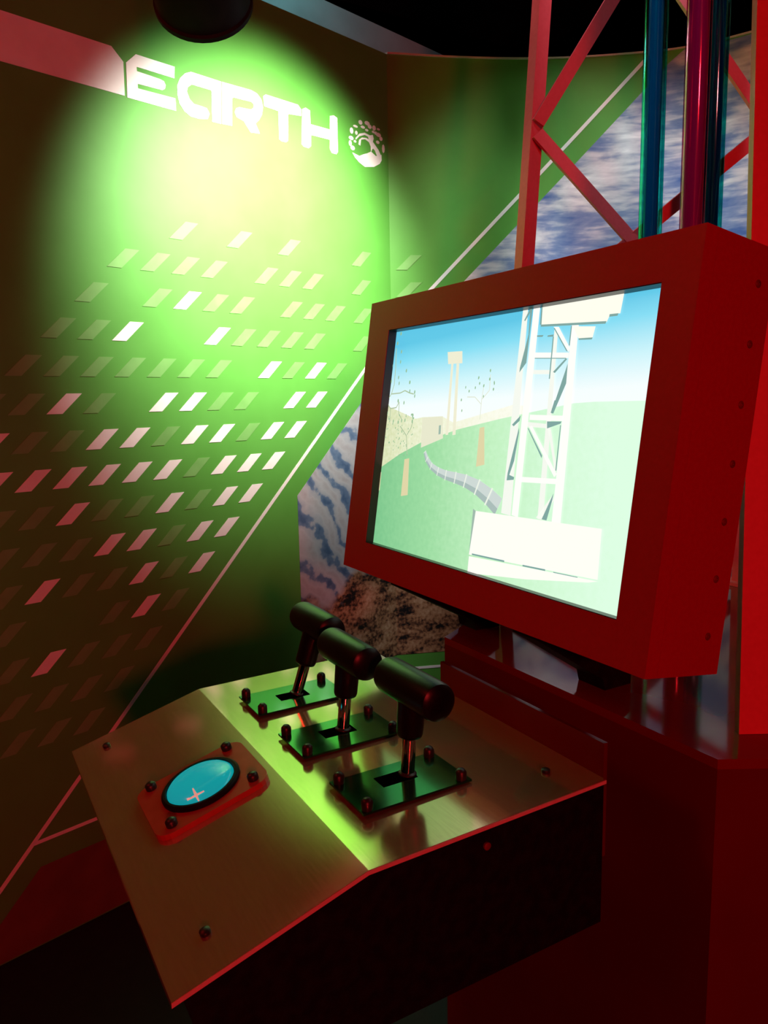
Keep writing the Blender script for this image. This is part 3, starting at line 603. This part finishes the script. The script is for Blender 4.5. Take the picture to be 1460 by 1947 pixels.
bm_done('casing', bm, M['red'], mon, None, 0.0015, 2)
bm = bmesh.new(); e = 0.0012; I2 = (OU0 + e, OU1 - e, OW0 + e, OW1 - e); I1 = (OU0 + 0.0001, OU1 - 0.0001, OW0 + 0.0001, OW1 - 0.0001)
a, b, c, d = ring(-0.0012, I1), ring(-0.0012, I2), ring(-REC, I1), ring(-REC, I2)
for k in range(4):
    q = (k + 1) % 4
    bm.faces.new((a[k], a[q], b[q], b[k])); bm.faces.new((b[k], b[q], d[q], d[k])); bm.faces.new((d[k], d[q], c[q], c[k])); bm.faces.new((c[k], c[q], a[q], a[k]))
bm_done('opening_lining', bm, M['recess'], mon)
for w in (0.055, 0.136, 0.216, 0.296, 0.377, 0.459, 0.540):
    lathe('screw', mp(0.0002, w * MS, -0.118 * MS), (1, 0, 0), [(0.0052, 0), (0.0052, 0.0006), (0.0035, 0.0016), (0.002, 0.0018), (0.0018, 0.0006), (0, 0.0006)], M['screw_hole'], mon, 16)
# screen with its picture
def gradient_mat(name, stops, axis, lo, hi, noise_amt=0.0, nscale=60, cross=None):
    """emissive picture area: colours run along one axis of the picture itself (UV in metres)"""
    m = emissive(name, (1, 1, 1)); N, L, b = nodes(m)
    uv = N.new('ShaderNodeUVMap'); uv.uv_map = 'picture'; sp = N.new('ShaderNodeSeparateXYZ'); L.new(uv.outputs['UV'], sp.inputs[0])
    mr = N.new('ShaderNodeMapRange'); mr.inputs['From Min'].default_value = lo; mr.inputs['From Max'].default_value = hi
    L.new(sp.outputs[axis], mr.inputs['Value']); src = mr.outputs['Result']
    if cross:
        ad = N.new('ShaderNodeMath'); ad.operation = 'MULTIPLY_ADD'; L.new(sp.outputs[1 - axis], ad.inputs[0]); ad.inputs[1].default_value = cross; L.new(src, ad.inputs[2]); src = ad.outputs[0]
    if noise_amt:
        nz = N.new('ShaderNodeTexNoise'); nz.inputs['Scale'].default_value = nscale; nz.inputs['Detail'].default_value = 6; L.new(uv.outputs['UV'], nz.inputs['Vector'])
        ad = N.new('ShaderNodeMath'); ad.operation = 'MULTIPLY_ADD'; L.new(nz.outputs['Fac'], ad.inputs[0]); ad.inputs[1].default_value = noise_amt; L.new(src, ad.inputs[2])
        sb = N.new('ShaderNodeMath'); sb.operation = 'SUBTRACT'; L.new(ad.outputs[0], sb.inputs[0]); sb.inputs[1].default_value = noise_amt / 2; src = sb.outputs[0]
    rp = N.new('ShaderNodeValToRGB'); e = rp.color_ramp.elements
    while len(e) < len(stops): e.new(0.5)
    for k, (p, c) in enumerate(stops): e[k].position = p; e[k].color = (*srgb(*c), 1)
    L.new(src, rp.inputs['Fac']); L.new(rp.outputs['Color'], b.inputs['Emission Color'])
    return m
CLIP = (OU0 + 0.0008, OU1 - 0.0008, OW0 + 0.0008, OW1 - 0.0008)
def clip(poly):
    def cut(ps, inside, inter):
        out = []
        for i in range(len(ps)):
            a, b = ps[i - 1], ps[i]
            if inside(b):
                if not inside(a): out.append(inter(a, b))
                out.append(b)
            elif inside(a): out.append(inter(a, b))
        return out
    def at(k, val): return lambda a, b: tuple(a[j] + (b[j] - a[j]) * (val - a[k]) / (b[k] - a[k]) for j in (0, 1))
    u0, u1, w0, w1 = CLIP
    for ins, it in ((lambda p: p[0] >= u0, at(0, u0)), (lambda p: p[0] <= u1, at(0, u1)), (lambda p: p[1] >= w0, at(1, w0)), (lambda p: p[1] <= w1, at(1, w1))):
        if poly: poly = cut(poly, ins, it)
    return poly
LAYER = [0]
def picture(name, polys, mat, parent):
    """printed-flat shapes shown by the display, one thin layer above the last"""
    LAYER[0] += 1; d = -REC + 0.00008 * LAYER[0]
    verts = []; faces = []; uvs = []
    for p in polys:
        p = clip([(q[0] * MS, q[1] * MS) for q in p])
        if len(p) < 3: continue
        area = sum(p[i - 1][0] * p[i][1] - p[i][0] * p[i - 1][1] for i in range(len(p)))
        if area < 0: p = p[::-1]
        faces.append(list(range(len(verts), len(verts) + len(p)))); verts += [mp(u, w, d) for u, w in p]; uvs += p
    me = mesh_from(name, verts, faces)
    lay = me.uv_layers.new(name='picture')
    for l in me.loops: lay.data[l.index].uv = uvs[l.vertex_index]
    return link(name, me, mat, parent)
sky = gradient_mat('screen_sky', [(0.0, (255, 255, 250)), (0.42, (246, 255, 255)), (0.62, (205, 245, 252)), (0.85, (132, 222, 245)), (1.0, (95, 200, 232))], 1, 0.30 * MS, 0.53 * MS, cross=-0.22)  # whiter to the right: view-angle glare put into the sky colours
bm = bmesh.new(); add_prism(bm, [mp(OU0, OW0, -REC), mp(OU1, OW0, -REC), mp(OU1, OW1, -REC), mp(OU0, OW1, -REC)], -MN * 0.0035)
uvl = bm.loops.layers.uv.new('picture')
for f in bm.faces:
    for l in f.loops:
        q = l.vert.co - MO; l[uvl].uv = (q.dot(MU), q.dot(MW))
scr = tag(bm_done('screen', bm, sky, mon), 'bright display showing a pale blue sky')
E_ = lambda n, c, s=1.0: emissive(n, srgb(*c), s)
picture('picture_haze', [PICTURE['haze']], gradient_mat('screen_haze', [(0.0, (214, 224, 176)), (0.5, (240, 244, 214)), (1.0, (252, 253, 238))], 0, -0.82 * MS, -0.38 * MS, 0.8, 120), scr)
picture('picture_meadow', [PICTURE['ground']], gradient_mat('screen_meadow', [(0.0, (118, 196, 138)), (0.35, (158, 222, 164)), (0.62, (196, 243, 196)), (0.85, (214, 252, 218)), (1.0, (222, 255, 228))], 0, -0.80 * MS, -0.08 * MS, 0.22, 90, cross=0.25), scr)  # pales to the right: view-angle glare painted into the green
picture('picture_building', [PICTURE['bldg']], E_('screen_building', (232, 233, 206)), scr)
picture('picture_far_tower', [PICTURE['fleg1'], PICTURE['fleg2'], PICTURE['ftop']], E_('screen_far_tower', (240, 238, 212)), scr)
trunk_m = E_('screen_trunk', (224, 214, 168))
for k in ('trunk1', 'trunk2', 'trunk3'): picture('picture_trunk', [PICTURE[k]], trunk_m, scr)
def strip(pts, wid):
    out = []
    for a, b in zip(pts[:-1], pts[1:]):
        d = Vector((b[0] - a[0], b[1] - a[1])); n = Vector((-d.y, d.x)).normalized() * wid
        out.append([(a[0] + n.x, a[1] + n.y), (a[0] - n.x, a[1] - n.y), (b[0] - n.x, b[1] - n.y), (b[0] + n.x, b[1] + n.y)])
    return out
picture('picture_branch', [q for b in BRANCHES[:7] for q in strip(b, 0.0012)], E_('screen_branch', (176, 196, 160)), scr)
picture('picture_far_branch', [q for b in BRANCHES[7:] for q in strip(b, 0.0009)], E_('screen_far_branch', (226, 232, 214)), scr)
rnd = random.Random(3); lf = []
for u, w in PICTURE_LEAVES:
    a0 = rnd.random() * 6.28; r = 0.0042 if u < -0.6 else 0.0028
    lf.append([(u + r * math.cos(t) * 0.6 * (1 + 0.2 * math.sin(a0)), w + r * math.sin(t)) for t in [k * math.pi / 4 for k in range(8)]])
for k in range(60):
    u = -0.775 + 0.11 * rnd.random(); w = 0.26 + 0.09 * rnd.random(); r = 0.0011 + 0.0008 * rnd.random()
    lf.append([(u + r * math.cos(t), w + r * math.sin(t) * 1.3) for t in [j * math.pi / 3 for j in range(6)]])
picture('picture_leaves', lf, E_('screen_leaves', (150, 190, 150)), scr)
body_p = []; shade_p = []; rings_p = []
PIPE = [(u, w, r * 0.8 + 0.0008) for u, w, r in PIPE]
for (u0, w0, r0), (u1, w1, r1) in zip(PIPE[:-1], PIPE[1:]):
    d = Vector((u1 - u0, w1 - w0)); n = Vector((-d.y, d.x)).normalized()
    body_p.append([(u0 + n.x * r0, w0 + n.y * r0), (u0 - n.x * r0, w0 - n.y * r0), (u1 - n.x * r1, w1 - n.y * r1), (u1 + n.x * r1, w1 + n.y * r1)])
    shade_p.append([(u0 - n.x * r0 * 0.25, w0 - n.y * r0 * 0.25), (u0 - n.x * r0, w0 - n.y * r0), (u1 - n.x * r1, w1 - n.y * r1), (u1 - n.x * r1 * 0.25, w1 - n.y * r1 * 0.25)])
    t = d.normalized() * 0.12 * r0; m_ = Vector((u0, w0))
    rings_p.append([tuple(m_ + n * r0 * 1.15 - t), tuple(m_ - n * r0 * 1.15 - t), tuple(m_ - n * r0 * 1.15 + t), tuple(m_ + n * r0 * 1.15 + t)])
picture('picture_pipe', body_p, E_('screen_pipe', (206, 218, 214)), scr)
picture('picture_pipe_shade', shade_p, E_('screen_pipe_shade', (170, 190, 186)), scr)
ring_m = E_('screen_pipe_ring', (240, 246, 232))
for q in rings_p: picture('picture_pipe_ring', [q], ring_m, scr)
for nm, keys in (('picture_derrick_rear', ('bl', 'br', 'h4', 'h5', 'd3', 'd4')), ('picture_derrick', ('fl', 'fr', 'h1', 'h2', 'h3', 'd1', 'd2'))):
    picture(nm, [PICTURE[k] for k in keys], E_(nm, (246, 250, 240) if nm.endswith('rear') else (255, 255, 250)), scr)
picture('picture_platform', [PICTURE['plat'], PICTURE['plat2']], E_('screen_platform', (255, 255, 240)), scr)
side_m = E_('screen_box_side', (160, 186, 172))
picture('picture_box_side', [PICTURE['boxside']], side_m, scr); picture('picture_door', [PICTURE['dash']], side_m, scr)
picture('picture_box', [PICTURE['box'], PICTURE['skirt']], E_('screen_box', (255, 255, 246)), scr)
shadow_m = E_('screen_shadow', (128, 168, 162))
for q in PICTURE_DARK: picture('picture_shadow_line', [q], shadow_m, scr)
# bracket arms carrying the monitor from the pedestal
for fx, fy in ((-0.885, 0.935), (-1.265, 0.96)):
    bm = bmesh.new()
    ub = lambda y: MO.z - (y - MO.y) * math.tan(TL) - 0.0015
    pr = [(fy + 0.03, ZP + 0.0005), (fy - 0.03, ZP + 0.0005), (fy - 0.035, ZP + 0.02), (0.76, ub(0.76) - 0.012), (0.76, ub(0.76)), (0.855, ub(0.855)), (fy + 0.03, ZP + 0.05)]
    add_prism(bm, [Vector((fx - 0.03, y, z)) for y, z in pr], Vector((0.06, 0, 0)))
    bm_done('bracket', bm, M['black'], mon, None, 0.001, 1)
